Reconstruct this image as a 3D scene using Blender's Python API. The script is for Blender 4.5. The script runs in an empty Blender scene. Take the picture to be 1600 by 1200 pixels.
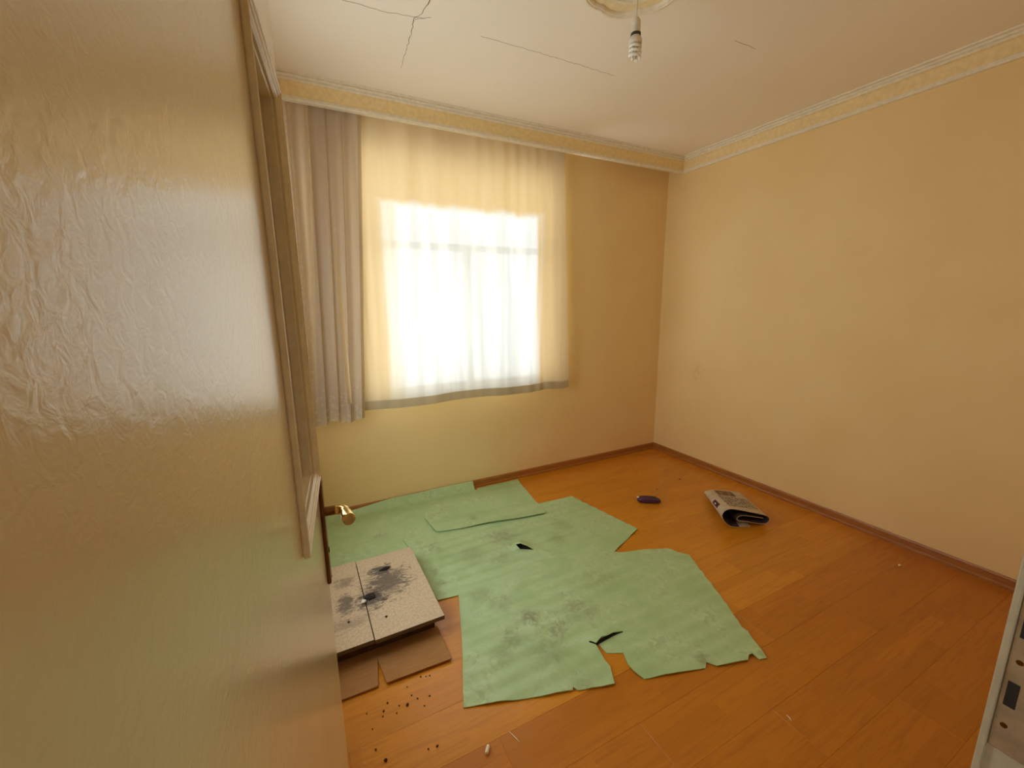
import bpy, bmesh, math, random
from mathutils import Vector, Matrix, noise
from mathutils.geometry import delaunay_2d_cdt

random.seed(7)
S = bpy.context.scene
COL = S.collection
PI = math.pi

# ------------------------------------------------------------------ camera, sky, exposure
cam_data = bpy.data.cameras.new('camera')
cam = bpy.data.objects.new('camera', cam_data)
COL.objects.link(cam)
S.camera = cam
cam_data.sensor_width = 36.0
cam_data.lens = 647.0 / 1600.0 * 36.0
cam_data.clip_start = 0.01
cam.matrix_world = Matrix(((0.8901, 0.0947, -0.4458, 0.0),
                           (-0.4557, 0.1643, -0.8748, 0.0),
                           (-0.0096, 0.9818, 0.1894, 1.50),
                           (0, 0, 0, 1)))

world = bpy.data.worlds.new('overcast_sky')
S.world = world
world.use_nodes = True
bg = world.node_tree.nodes['Background']
bg.inputs['Color'].default_value = (0.93, 0.955, 0.96, 1)
bg.inputs['Strength'].default_value = 7.5

portal_data = bpy.data.lights.new('window_portal', 'AREA')
portal_data.shape = 'RECTANGLE'
portal_data.size = 1.79
portal_data.size_y = 1.70
portal_data.cycles.is_portal = True
portal = bpy.data.objects.new('window_portal', portal_data)
COL.objects.link(portal)
portal.location = (1.095, 3.135, 1.69)
portal.rotation_euler = (-PI / 2, 0, 0)

portal2_data = bpy.data.lights.new('added_window_portal', 'AREA')  # samples the sky through the added left-wall window
portal2_data.shape = 'RECTANGLE'
portal2_data.size = 1.60
portal2_data.size_y = 0.88
portal2_data.cycles.is_portal = True
portal2 = bpy.data.objects.new('added_window_portal', portal2_data)
COL.objects.link(portal2)
portal2.location = (-0.345, 1.86, 1.40)
portal2.rotation_euler = (0, -PI / 2, 0)

hall_data = bpy.data.lights.new('hall_fill', 'AREA')  # fill lamp added in the unseen hall to lift the door and tiles
hall_data.shape = 'RECTANGLE'
hall_data.size = 1.2
hall_data.size_y = 1.2
hall_data.energy = 6.0
hall_data.color = (1.0, 0.86, 0.66)
hall = bpy.data.objects.new('hall_fill', hall_data)
COL.objects.link(hall)
hall.location = (0.6, -1.1, 2.55)

S.view_settings.view_transform = 'Standard'
S.view_settings.look = 'None'
S.view_settings.gamma = 1.0
S.view_settings.use_curve_mapping = False
S.view_settings.exposure = 0.0
S.cycles.use_denoising = True
S.cycles.max_bounces = 16
S.cycles.diffuse_bounces = 10
S.cycles.glossy_bounces = 6
S.cycles.transmission_bounces = 10
S.cycles.transparent_max_bounces = 12
S.cycles.sample_clamp_indirect = 8.0
S.cycles.caustics_reflective = False

# room numbers (metres): x to the right, y towards the window wall, z up
W, D, H = 3.204, 3.03, 2.765      # right wall, window wall, ceiling
XL, YF = -0.24, 0.1195             # left wall, room side of the door wall

# ------------------------------------------------------------------ node helpers
class NT:
    def __init__(s, name):
        s.m = bpy.data.materials.new(name)
        s.m.use_nodes = True
        s.t = s.m.node_tree
        s.n = s.t.nodes
        s.b = s.n['Principled BSDF']
        s.out = s.n['Material Output']
    def link(s, a, b):
        s.t.links.new(a, b)
    def put(s, sock, v):
        if isinstance(v, bpy.types.NodeSocket):
            s.link(v, sock)
        else:
            if hasattr(sock.default_value, '__len__') and not hasattr(v, '__len__'):
                v = (v, v, v)
            if hasattr(v, '__len__') and len(v) == 3 and sock.type == 'RGBA':
                v = (*v, 1)
            sock.default_value = v
    def math(s, op, a, b=0.0, c=0.0, clamp=False):
        n = s.n.new('ShaderNodeMath'); n.operation = op; n.use_clamp = clamp
        for i, v in enumerate((a, b, c)):
            s.put(n.inputs[i], v)
        return n.outputs[0]
    def vmath(s, op, a, b=(0, 0, 0)):
        n = s.n.new('ShaderNodeVectorMath'); n.operation = op
        s.put(n.inputs[0], a); s.put(n.inputs[1], b)
        return n.outputs['Value'] if op in ('LENGTH', 'DISTANCE', 'DOT_PRODUCT') else n.outputs[0]
    def obj(s):
        return s.n.new('ShaderNodeTexCoord').outputs['Object']
    def rnd(s):
        return s.n.new('ShaderNodeObjectInfo').outputs['Random']
    def sep(s, v):
        n = s.n.new('ShaderNodeSeparateXYZ'); s.put(n.inputs[0], v)
        return n.outputs
    def comb(s, x, y, z=0.0):
        n = s.n.new('ShaderNodeCombineXYZ')
        s.put(n.inputs[0], x); s.put(n.inputs[1], y); s.put(n.inputs[2], z)
        return n.outputs[0]
    def noise(s, vec, scale, detail=3.0, rough=0.5, dist=0.0):
        n = s.n.new('ShaderNodeTexNoise')
        s.put(n.inputs['Vector'], vec)
        n.inputs['Scale'].default_value = scale
        n.inputs['Detail'].default_value = detail
        n.inputs['Roughness'].default_value = rough
        n.inputs['Distortion'].default_value = dist
        return n.outputs['Fac']
    def voro(s, vec, scale, feature='F1'):
        n = s.n.new('ShaderNodeTexVoronoi'); n.feature = feature
        s.put(n.inputs['Vector'], vec); n.inputs['Scale'].default_value = scale
        return n.outputs['Distance']
    def white(s, vec):
        n = s.n.new('ShaderNodeTexWhiteNoise'); n.noise_dimensions = '3D'
        s.put(n.inputs['Vector'], vec)
        return n.outputs['Value']
    def ramp(s, v, lo, hi, a=0.0, b=1.0):
        n = s.n.new('ShaderNodeMapRange'); n.interpolation_type = 'SMOOTHSTEP'
        s.put(n.inputs[0], v)
        for i, q in zip((1, 2, 3, 4), (lo, hi, a, b)):
            n.inputs[i].default_value = q
        return n.outputs[0]
    def mix(s, f, a, b):
        n = s.n.new('ShaderNodeMix'); n.data_type = 'RGBA'
        s.put(n.inputs[0], f); s.put(n.inputs[6], a); s.put(n.inputs[7], b)
        return n.outputs[2]
    def bump(s, h, strength, dist=0.01):
        n = s.n.new('ShaderNodeBump')
        n.inputs['Strength'].default_value = strength
        n.inputs['Distance'].default_value = dist
        s.put(n.inputs['Height'], h)
        s.link(n.outputs[0], s.b.inputs['Normal'])
    def set(s, color=None, rough=None, metal=None, spec=None, coat=None, coat_rough=None):
        I = s.b.inputs
        for k, v in (('Base Color', color), ('Roughness', rough), ('Metallic', metal), ('Specular IOR Level', spec),
                     ('Coat Weight', coat), ('Coat Roughness', coat_rough)):
            if v is not None:
                s.put(I[k], v)
        return s.m

def plain(name, color, rough=0.5, metal=0.0, spec=0.5, grain=0.06, scale=40.0, bump=0.0):
    t = NT(name)
    f = t.noise(t.obj(), scale, 4)
    lo = tuple(c * (1 - grain) for c in color); hi = tuple(min(1, c * (1 + grain)) for c in color)
    if bump:
        t.bump(f, bump, 0.004)
    return t.set(t.mix(t.ramp(f, 0.3, 0.7), lo, hi), rough, metal, spec)

# ------------------------------------------------------------------ materials
def wall_material():
    t = NT('yellow_wall_paint')
    p = t.obj()
    n1 = t.noise(p, 2.2, 4)
    n2 = t.noise(p, 120, 3)
    n3 = t.noise(p, 28, 4)
    c = t.mix(t.ramp(n1, 0.3, 0.7), (0.78, 0.59, 0.285), (0.81, 0.625, 0.32))
    # small grubby smear on the right-hand wall
    d = t.vmath('LENGTH', t.vmath('MULTIPLY', t.vmath('SUBTRACT', p, (3.204, 2.55, 0.86)), (1.0, 1.0, 0.7)))
    sm = t.math('MULTIPLY', t.ramp(d, 0.02, 0.10, 1, 0), t.ramp(n3, 0.35, 0.65))
    c = t.mix(t.math('MULTIPLY', sm, 0.25), c, (0.45, 0.33, 0.16))
    t.bump(t.math('ADD', t.math('MULTIPLY', n2, 0.5), n3), 0.16, 0.003)
    return t.set(c, 0.55, spec=0.3)

def ceiling_material():
    t = NT('white_ceiling_paint')
    p = t.obj()
    n1 = t.noise(p, 1.4, 5)
    c = t.mix(t.ramp(n1, 0.25, 0.75), (0.86, 0.79, 0.675), (0.89, 0.825, 0.715))
    t.bump(t.noise(p, 60, 4), 0.08, 0.003)
    return t.set(c, 0.7, spec=0.25)

def door_material():
    t = NT('glossy_cream_paint')
    p = t.obj()
    a = t.noise(p, 105, 3, 0.55, 0.6)
    b = t.noise(p, 8, 2)
    h = t.math('ADD', t.math('MULTIPLY', a, 0.5), t.math('MULTIPLY', b, 1.0))
    t.bump(h, 0.13, 0.006)
    c = t.mix(t.ramp(t.noise(p, 3, 4), 0.3, 0.7), (0.69, 0.585, 0.39), (0.73, 0.625, 0.43))
    return t.set(c, 0.21, spec=1.0)

def laminate_material():
    t = NT('beech_laminate')
    p = t.obj(); r = t.rnd()
    x, y, z = t.sep(p)
    row = t.math('FLOOR', t.math('DIVIDE', y, 0.0634))
    off = t.white(t.comb(row, t.math('MULTIPLY', r, 37.0), 1.0))
    stave = t.math('FLOOR', t.math('ADD', t.math('DIVIDE', x, 0.55), off))
    tone = t.white(t.comb(row, stave, t.math('MULTIPLY', r, 91.0)))
    shift = t.math('MULTIPLY', t.math('ADD', r, t.math('MULTIPLY', tone, 0.7)), 30.0)
    g = t.comb(t.math('ADD', t.math('MULTIPLY', x, 1.6), shift), t.math('MULTIPLY', y, 22.0), shift)
    gr = t.noise(g, 3.0, 6, 0.6, 0.6)
    fl = t.noise(t.comb(t.math('MULTIPLY', x, 30), t.math('MULTIPLY', y, 260), shift), 1.0, 2)
    c = t.mix(tone, (0.55, 0.215, 0.009), (0.645, 0.26, 0.014))
    c = t.mix(t.ramp(gr, 0.42, 0.72, 0, 0.55), c, (0.42, 0.15, 0.014))
    c = t.mix(t.ramp(fl, 0.62, 0.8, 0, 0.35), c, (0.38, 0.13, 0.012))
    c = t.mix(t.math('MULTIPLY', r, 0.22), c, (0.52, 0.19, 0.014))
    row_tint = t.n.new('ShaderNodeObjectInfo').outputs['Color']      # rows nearest the doorway are tinted darker and redder
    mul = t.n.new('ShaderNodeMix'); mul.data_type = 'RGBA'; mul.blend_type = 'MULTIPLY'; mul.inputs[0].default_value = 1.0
    t.link(c, mul.inputs[6]); t.link(row_tint, mul.inputs[7]); c = mul.outputs[2]
    t.bump(gr, 0.04, 0.002)
    return t.set(c, t.math('ADD', 0.24, t.math('MULTIPLY', r, 0.06)), spec=0.6)

def wood_trim_material():
    t = NT('brown_skirting_wood')
    p = t.vmath('MULTIPLY', t.obj(), (3.0, 3.0, 40.0))
    g = t.noise(p, 4, 5, 0.6, 0.3)
    return t.set(t.mix(t.ramp(g, 0.3, 0.7), (0.28, 0.10, 0.020), (0.40, 0.16, 0.032)), 0.38)

def sheet_material(name, spots, seed, poly=((0, 0),)):
    ox = sum(q[0] for q in poly) / len(poly); oy = sum(q[1] for q in poly) / len(poly)    # the sheet's own origin
    t = NT(name)
    p = t.obj()
    n1 = t.noise(t.vmath('ADD', p, (seed, 0, 0)), 4.5, 6, 0.68, 0.3)
    n2 = t.noise(t.vmath('ADD', p, (0, seed, 0)), 30, 5, 0.6, 0.8)
    c = t.mix(t.ramp(n1, 0.35, 0.7), (0.35, 0.53, 0.26), (0.47, 0.65, 0.37))
    c = t.mix(t.math('MULTIPLY', t.ramp(n1, 0.46, 0.66), t.ramp(n2, 0.36, 0.70, 0, 0.50)), c, (0.20, 0.26, 0.12))
    # scuffs: thin curved scratches where a warped noise crosses its middle value
    n5 = t.noise(t.vmath('ADD', p, (0, seed, seed)), 16, 5, 0.65, 1.0)
    n3 = t.noise(t.vmath('ADD', p, (seed, seed, 0)), 6, 2, 0.5, 1.6)
    ln = t.ramp(t.math('ABSOLUTE', t.math('SUBTRACT', n3, 0.5)), 0.0, 0.006, 1, 0)
    c = t.mix(t.math('MULTIPLY', ln, t.ramp(n2, 0.45, 0.6, 0, 0.5)), c, (0.20, 0.27, 0.13))
    for (sx, sy, rad, k) in spots:
        d = t.vmath('LENGTH', t.vmath('SUBTRACT', p, (sx - ox, sy - oy, 0.0)))
        d = t.math('ADD', d, t.math('MULTIPLY', t.math('SUBTRACT', n5, 0.5), rad * 2.4))
        c = t.mix(t.math('MULTIPLY', t.ramp(d, rad * 0.2, rad * 1.5, k * 0.8, 0), t.ramp(n2, 0.3, 0.6, 0.3, 1)), c, (0.17, 0.17, 0.09))
    t.bump(t.noise(p, 160, 3), 0.10, 0.002)
    return t.set(c, 0.36, spec=0.6)

def tile_material():
    t = NT('speckled_beige_stone')
    g = t.n.new('ShaderNodeNewGeometry').outputs['Position']
    n1 = t.noise(g, 90, 5, 0.7)
    n2 = t.noise(g, 16, 5, 0.6, 0.6)
    n4 = t.noise(t.vmath('MULTIPLY', g, (1.0, 2.2, 1.0)), 22, 6, 0.7, 1.2)
    c = t.mix(t.ramp(n1, 0.35, 0.65), (0.48, 0.38, 0.26), (0.63, 0.52, 0.37))
    c = t.mix(t.ramp(n1, 0.62, 0.72, 0, 0.6), c, (0.24, 0.17, 0.10))
    def soot(x, y, rx, ry, k):
        d = t.vmath('LENGTH', t.vmath('MULTIPLY', t.vmath('SUBTRACT', g, (x, y, 0.1)), (1 / rx, 1 / ry, 0)))
        d = t.math('ADD', d, t.math('MULTIPLY', t.math('SUBTRACT', n4, 0.5), 3.2))
        return t.math('MULTIPLY', t.ramp(d, 0.35, 1.1, 1, 0), k)
    for a in ((0.285, 2.00, 0.13, 0.15, 0.80), (0.19, 1.90, 0.08, 0.09, 0.85), (0.27, 2.11, 0.07, 0.05, 0.8),
              (0.08, 1.92, 0.05, 0.09, 0.75), (0.09, 2.09, 0.06, 0.05, 0.5), (0.06, 1.78, 0.12, 0.05, 0.35)):
        c = t.mix(soot(*a), c, (0.055, 0.045, 0.045))
    t.bump(n1, 0.25, 0.002)
    return t.set(c, 0.55)

def cardboard_material():
    t = NT('brown_cardboard')
    p = t.obj()
    n = t.noise(t.vmath('MULTIPLY', p, (4, 60, 4)), 3, 3)
    c = t.mix(t.ramp(n, 0.3, 0.7), (0.35, 0.175, 0.06), (0.40, 0.215, 0.08))
    return t.set(c, 0.75, spec=0.2)

def cloth_material(name, tint, through, back, see, weave=0.0, lace=False, gathered=False):
    """thin cloth: part scatters on the near side, part lets light through, a little is open weave"""
    t = NT(name)
    t.n.remove(t.b)
    p = t.obj()
    n1 = t.noise(t.vmath('MULTIPLY', p, (6, 1, 0.6)), 3, 4)
    st = t.noise(t.vmath('MULTIPLY', p, (11, 1, 0.5)), 1.0, 4, 0.55, 0.4)          # gathers: the cloth is denser in streaks
    dens = t.ramp(st, 0.34, 0.60)
    col = t.mix(t.math('MULTIPLY', t.math('ADD', t.ramp(n1, 0.3, 0.7), dens), 0.5), tuple(c * 0.92 for c in tint), tint)
    thr = t.mix(dens, tuple(c * 0.70 for c in through), through)
    if gathered:                                    # both ends are bunched up: several layers thick, cream coloured
        gx = t.math('ADD', t.sep(p)[0], t.math('MULTIPLY', t.math('SUBTRACT', st, 0.5), 0.22))
        gz = t.math('ADD', t.sep(p)[2], t.math('MULTIPLY', t.math('SUBTRACT', st, 0.5), 0.10))
        end = t.math('MAXIMUM', t.ramp(gx, 0.46, 0.74, 1, 0), t.math('MAXIMUM', t.ramp(gx, 1.70, 1.78), t.ramp(gz, 2.12, 2.20)))   # heading tinted alike, the yellow glow put into the cloth
        thr = t.mix(t.math('MULTIPLY', end, 0.92), thr, (0.27, 0.175, 0.068))
        thr = t.mix(t.ramp(gx, 0.30, 0.48, 0.75, 0), thr, (0.12, 0.07, 0.025))      # thickest where it is pushed back behind the net
    dif = t.n.new('ShaderNodeBsdfDiffuse'); t.put(dif.inputs['Color'], col)
    tra = t.n.new('ShaderNodeBsdfTranslucent'); t.put(tra.inputs['Color'], thr)
    opn = t.n.new('ShaderNodeBsdfTransparent')
    a = t.n.new('ShaderNodeMixShader'); a.inputs[0].default_value = back
    t.link(tra.outputs[0], a.inputs[1]); t.link(dif.outputs[0], a.inputs[2])
    b = t.n.new('ShaderNodeMixShader')
    if lace:
        x, y, z = t.sep(p)
        zone = t.math('MAXIMUM', t.ramp(z, 0.93, 1.02, 1, 0), t.ramp(x, 0.03, 0.09, 1, 0))
        wob = t.vmath('ADD', p, (0, 0, 0))
        v = t.voro(t.comb(x, z, t.math('MULTIPLY', t.noise(p, 14, 2), 0.06)), 34)
        pet = t.ramp(v, 0.30, 0.42, 1, 0)
        net = t.ramp(t.voro(t.comb(x, z, 0.0), 260, 'DISTANCE_TO_EDGE'), 0.05, 0.12, 0.35, 0)
        solid = t.math('MAXIMUM', t.math('MULTIPLY', zone, pet), net)
        t.put(b.inputs[0], t.math('SUBTRACT', see, t.math('MULTIPLY', solid, see * 0.85)))
    elif gathered:
        t.put(b.inputs[0], t.math('MULTIPLY', see, t.math('SUBTRACT', 1.0, end)))
    else:
        b.inputs[0].default_value = see
    t.link(a.outputs[0], b.inputs[1]); t.link(opn.outputs[0], b.inputs[2])
    t.link(b.outputs[0], t.out.inputs['Surface'])
    return t.m

def glass_material():
    t = NT('window_glass')
    t.n.remove(t.b)
    tr = t.n.new('ShaderNodeBsdfTransparent'); tr.inputs['Color'].default_value = (0.94, 0.96, 0.95, 1)
    gl = t.n.new('ShaderNodeBsdfGlossy'); gl.inputs['Roughness'].default_value = 0.02
    fr = t.n.new('ShaderNodeFresnel'); fr.inputs['IOR'].default_value = 1.45
    m = t.n.new('ShaderNodeMixShader')
    bf = t.n.new('ShaderNodeNewGeometry').outputs['Backfacing']
    t.put(m.inputs[0], t.math('MULTIPLY', fr.outputs[0], t.math('SUBTRACT', 1.0, bf))); t.link(tr.outputs[0], m.inputs[1]); t.link(gl.outputs[0], m.inputs[2])
    t.link(m.outputs[0], t.out.inputs['Surface'])
    return t.m

def clear_tube_material():
    return plain('lamp_glass_tube', (0.80, 0.78, 0.72), 0.12, grain=0.02)

M = dict(
    wall=wall_material(), ceiling=ceiling_material(), door=door_material(), laminate=laminate_material(),
    skirting=wood_trim_material(), tile=tile_material(), cardboard=cardboard_material(), glass=glass_material(),
    jamb=plain('dull_cream_jamb_paint', (0.50, 0.45, 0.32), 0.4, bump=0.05),
    cream=plain('cream_gloss_trim', (0.74, 0.66, 0.49), 0.28, bump=0.05),
    bead=plain('off_white_bead_paint', (0.80, 0.74, 0.60), 0.5),
    cove=plain('ochre_cove_paint', (0.80, 0.63, 0.32), 0.55),
    brass=plain('polished_brass', (0.80, 0.60, 0.24), 0.22, 1.0, grain=0.05),
    plate=plain('aged_brass_plate', (0.22, 0.095, 0.03), 0.35, 1.0, grain=0.10),
    steel=plain('worn_strike_metal', (0.52, 0.44, 0.30), 0.45, 0.6, grain=0.15),
    dark=plain('gap_shade', (0.02, 0.016, 0.012), 0.8),
    crack=plain('plaster_crack', (0.20, 0.14, 0.09), 0.9, grain=0.3),  # dark brown of the cracks themselves
    subfloor=plain('subfloor_screed', (0.16, 0.10, 0.06), 0.9),
    pvc=plain('white_window_frame', (0.82, 0.82, 0.82), 0.35),
    hallwall=plain('hall_wall_paint', (0.42, 0.34, 0.22), 0.7),
    plaster=plain('rosette_plaster', (0.78, 0.70, 0.54), 0.6),
    field=plain('rosette_cream_paint', (0.80, 0.66, 0.38), 0.6),
    white_plastic=plain('white_lamp_plastic', (0.70, 0.66, 0.58), 0.35),
    black_plastic=plain('black_lamp_ring', (0.03, 0.025, 0.02), 0.4),
    tube=clear_tube_material(),
    purple=plain('purple_plastic', (0.055, 0.015, 0.06), 0.30, grain=0.15),
    pale=plain('pale_plastic', (0.78, 0.70, 0.60), 0.4),
    dark_purple=plain('dark_purple_recess', (0.030, 0.008, 0.035), 0.5),
    paper=plain('newsprint', (0.53, 0.45, 0.34), 0.8, grain=0.10, scale=25),
    paper_shaded=plain('newsprint_shaded', (0.07, 0.045, 0.04), 0.85, grain=0.2),
    ink=plain('news_ink', (0.15, 0.105, 0.075), 0.8, grain=0.3, scale=90),
    ink_dark=plain('dark_printed_panel', (0.045, 0.02, 0.03), 0.7),
    photo=plain('brown_printed_picture', (0.17, 0.085, 0.05), 0.7, grain=0.35, scale=60),
    photo2=plain('tan_printed_picture', (0.33, 0.21, 0.13), 0.7, grain=0.3, scale=60),
    shaded_card=plain('shaded_cardboard', (0.075, 0.035, 0.014), 0.9, grain=0.2),  # carton colour darkened to hold the shade under the overhanging tiles
    tile_side=plain('brown_tile_side', (0.12, 0.08, 0.038), 0.8, grain=0.2),
    ash=plain('black_ash', (0.02, 0.017, 0.017), 0.9, grain=0.3),
    crumb=plain('dark_brown_crumb', (0.07, 0.02, 0.008), 0.9, grain=0.3),
    filter=plain('cream_filter_paper', (0.86, 0.76, 0.56), 0.6),
    curtain=cloth_material('white_curtain_cloth', (0.97, 0.87, 0.64), (0.34, 0.355, 0.36), 0.55, 0.032, gathered=True),
    hem=cloth_material('doubled_hem_cloth', (0.62, 0.53, 0.35), (0.16, 0.12, 0.06), 0.72, 0.0),
    lace=cloth_material('grey_net_curtain', (0.70, 0.59, 0.47), (0.48, 0.40, 0.31), 0.66, 0.22, lace=True),
)

# ------------------------------------------------------------------ mesh helpers
def add_box(bm, lo, hi, bevel=0.0):
    x0, y0, z0 = lo; x1, y1, z1 = hi
    v = [bm.verts.new(p) for p in ((x0, y0, z0), (x1, y0, z0), (x1, y1, z0), (x0, y1, z0),
                                   (x0, y0, z1), (x1, y0, z1), (x1, y1, z1), (x0, y1, z1))]
    fs = [bm.faces.new([v[i] for i in q]) for q in ((3, 2, 1, 0), (4, 5, 6, 7), (0, 1, 5, 4), (1, 2, 6, 5), (2, 3, 7, 6), (3, 0, 4, 7))]
    if bevel:
        es = {e for f in fs for e in f.edges}
        bmesh.ops.bevel(bm, geom=list(es), offset=bevel, segments=2, affect='EDGES', profile=0.5)
    return bm

def box_bm(lo, hi, bevel=0.0):
    return add_box(bmesh.new(), lo, hi, bevel)

def add_lathe(bm, prof, center=(0, 0, 0), seg=24, mat=None):
    rings = []
    for r, z in prof:
        rings.append([bm.verts.new((center[0] + r * math.cos(2 * PI * i / seg), center[1] + r * math.sin(2 * PI * i / seg), center[2] + z)) for i in range(seg)])
    for a, b in zip(rings, rings[1:]):
        for i in range(seg):
            j = (i + 1) % seg
            bm.faces.new((a[i], a[j], b[j], b[i]))
    bm.faces.new(list(reversed(rings[0]))); bm.faces.new(rings[-1])
    return bm

def add_tube(bm, pts, rad, seg=10, radii=None, flat=1.0):
    pts = [Vector(p) for p in pts]
    rings = []
    up = Vector((0, 0, 1))
    prev = None
    for i, p in enumerate(pts):
        d = (pts[min(i + 1, len(pts) - 1)] - pts[max(i - 1, 0)]).normalized()
        if prev is None:
            s = d.cross(up)
            if s.length < 1e-4:
                s = d.cross(Vector((1, 0, 0)))
        else:
            s = prev - d * prev.dot(d)
        s.normalize(); prev = s
        u = s.cross(d)
        r = radii[i] if radii else rad
        rings.append([bm.verts.new(p + s * r * math.cos(2 * PI * k / seg) + u * r * flat * math.sin(2 * PI * k / seg)) for k in range(seg)])
    for a, b in zip(rings, rings[1:]):
        for k in range(seg):
            j = (k + 1) % seg
            bm.faces.new((a[k], a[j], b[j], b[k]))
    bm.faces.new(list(reversed(rings[0]))); bm.faces.new(rings[-1])
    return bm

def link(name, bm, mat, parent=None, smooth=False, normals=True):
    if normals:
        bmesh.ops.recalc_face_normals(bm, faces=bm.faces)
    me = bpy.data.meshes.new(name)
    bm.to_mesh(me); bm.free()
    me.materials.append(mat)
    if smooth:
        me.shade_smooth()
        try:
            me.set_sharp_from_angle(angle=math.radians(40))
        except Exception:
            pass
    o = bpy.data.objects.new(name, me)
    COL.objects.link(o)
    if parent:
        o.parent = parent
        o.matrix_parent_inverse = Matrix.Translation(-parent.location) if parent.type == 'MESH' and False else Matrix.Identity(4)
    return o

def struct(name, bm, mat, smooth=False):
    o = link(name, bm, mat, None, smooth)
    o['kind'] = 'structure'
    return o

def tag(o, label, cat, group=None):
    o['label'] = label; o['category'] = cat
    if group:
        o['group'] = group
    return o

def empty(name, loc, rz=0.0):
    o = bpy.data.objects.new(name, None)
    o.empty_display_size = 0.05
    COL.objects.link(o)
    o.location = loc
    o.rotation_euler = (0, 0, rz)
    return o

def prism_path(prof, along, start, end):
    """sweep a 2D profile (offset, z) along x or y from start to end: list of points per section"""
    bm = bmesh.new()
    a = [bm.verts.new(along(o, z, start)) for o, z in prof]
    b = [bm.verts.new(along(o, z, end)) for o, z in prof]
    n = len(prof)
    for i in range(n):
        j = (i + 1) % n
        bm.faces.new((a[i], a[j], b[j], b[i]))
    bm.faces.new(a); bm.faces.new(list(reversed(b)))
    return bm

# ------------------------------------------------------------------ floor: laminate boards on a slab
slab = struct('floor', box_bm((XL, -0.10, -0.13), (W, D, -0.0085)), M['subfloor'])
PW, PL, GAP = 0.1902, 1.285, 0.00025
mesh_cache = {}
def plank_mesh(length, width):
    key = (round(length, 3), round(width, 3))
    if key not in mesh_cache:
        bm = bmesh.new()
        ch = 0.0005
        lo = [(0, 0), (length, 0), (length, width), (0, width)]
        hi = [(ch, ch), (length - ch, ch), (length - ch, width - ch), (ch, width - ch)]
        A = [bm.verts.new((x, y, -0.008)) for x, y in lo]
        B = [bm.verts.new((x, y, -ch)) for x, y in lo]
        C = [bm.verts.new((x, y, 0.0)) for x, y in hi]
        for P, Q in ((A, B), (B, C)):
            for i in range(4):
                j = (i + 1) % 4
                bm.faces.new((P[i], P[j], Q[j], Q[i]))
        bm.faces.new(C)
        me = bpy.data.meshes.new('plank')
        bm.to_mesh(me); bm.free()
        me.materials.append(M['laminate'])
        mesh_cache[key] = me
    return mesh_cache[key]
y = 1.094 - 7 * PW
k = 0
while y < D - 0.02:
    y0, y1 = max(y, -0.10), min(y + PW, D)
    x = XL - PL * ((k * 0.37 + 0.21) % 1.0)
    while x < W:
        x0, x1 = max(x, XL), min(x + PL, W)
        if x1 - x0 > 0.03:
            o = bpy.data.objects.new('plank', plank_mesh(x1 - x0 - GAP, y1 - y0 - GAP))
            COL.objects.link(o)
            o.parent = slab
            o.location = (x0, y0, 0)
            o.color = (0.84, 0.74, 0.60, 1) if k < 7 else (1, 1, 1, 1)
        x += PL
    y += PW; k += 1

# ------------------------------------------------------------------ walls
WX0, WX1, WZ0, WZ1 = 0.20, 1.99, 0.84, 2.54      # window opening, enlarged so light glows through the cloth ends and heading
bm = bmesh.new()
add_box(bm, (XL - 0.10, D, -0.13), (WX0, D + 0.10, H)); add_box(bm, (WX1, D, -0.13), (W + 0.12, D + 0.10, H))
add_box(bm, (WX0, D, -0.13), (WX1, D + 0.10, WZ0)); add_box(bm, (WX0, D, WZ1), (WX1, D + 0.10, H))
struct('wall_back', bm, M['wall'])
struct('wall_right', box_bm((W, -0.10, -0.13), (W + 0.12, D, H)), M['wall'])
SY0, SY1, SZ0, SZ1 = 1.42, 2.30, 0.60, 2.195                               # window added for side light in the left wall, unseen behind the open door
bm = bmesh.new()
add_box(bm, (XL - 0.10, -0.10, -0.13), (XL, SY0, H)); add_box(bm, (XL - 0.10, SY1, -0.13), (XL, D, H))
add_box(bm, (XL - 0.10, SY0, -0.13), (XL, SY1, SZ0)); add_box(bm, (XL - 0.10, SY0, SZ1), (XL, SY1, H))
struct('wall_left', bm, M['wall'])
DX0, DX1, DZ = -0.095, 0.81, 2.07                  # doorway
bm = bmesh.new()
add_box(bm, (XL, -0.10, -0.13), (DX0 - 0.03, YF, H)); add_box(bm, (DX1 + 0.03, -0.10, -0.13), (W, YF, H))
add_box(bm, (DX0 - 0.03, -0.10, DZ + 0.03), (DX1 + 0.03, YF, H))
struct('wall_front', bm, M['wall'])
ceil = struct('ceiling', box_bm((XL - 0.12, -1.7, H), (W + 0.12, D + 0.10, H + 0.12)), M['ceiling'])

# hall behind the camera
bm = bmesh.new()
add_box(bm, (-0.9, -1.7, -0.13), (1.9, -1.6, H)); add_box(bm, (-1.0, -1.7, -0.13), (-0.9, -0.10, H)); add_box(bm, (1.9, -1.7, -0.13), (2.0, -0.10, H))
struct('wall_hall', bm, M['hallwall'])
bm = bmesh.new()
add_box(bm, (-1.0, -0.101, -0.13), (XL, 0.02, H))
struct('wall_hall_side', bm, M['hallwall'])
struct('floor_hall', box_bm((-1.0, -1.7, -0.13), (2.0, -0.1005, 0.0)), M['hallwall'])

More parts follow.
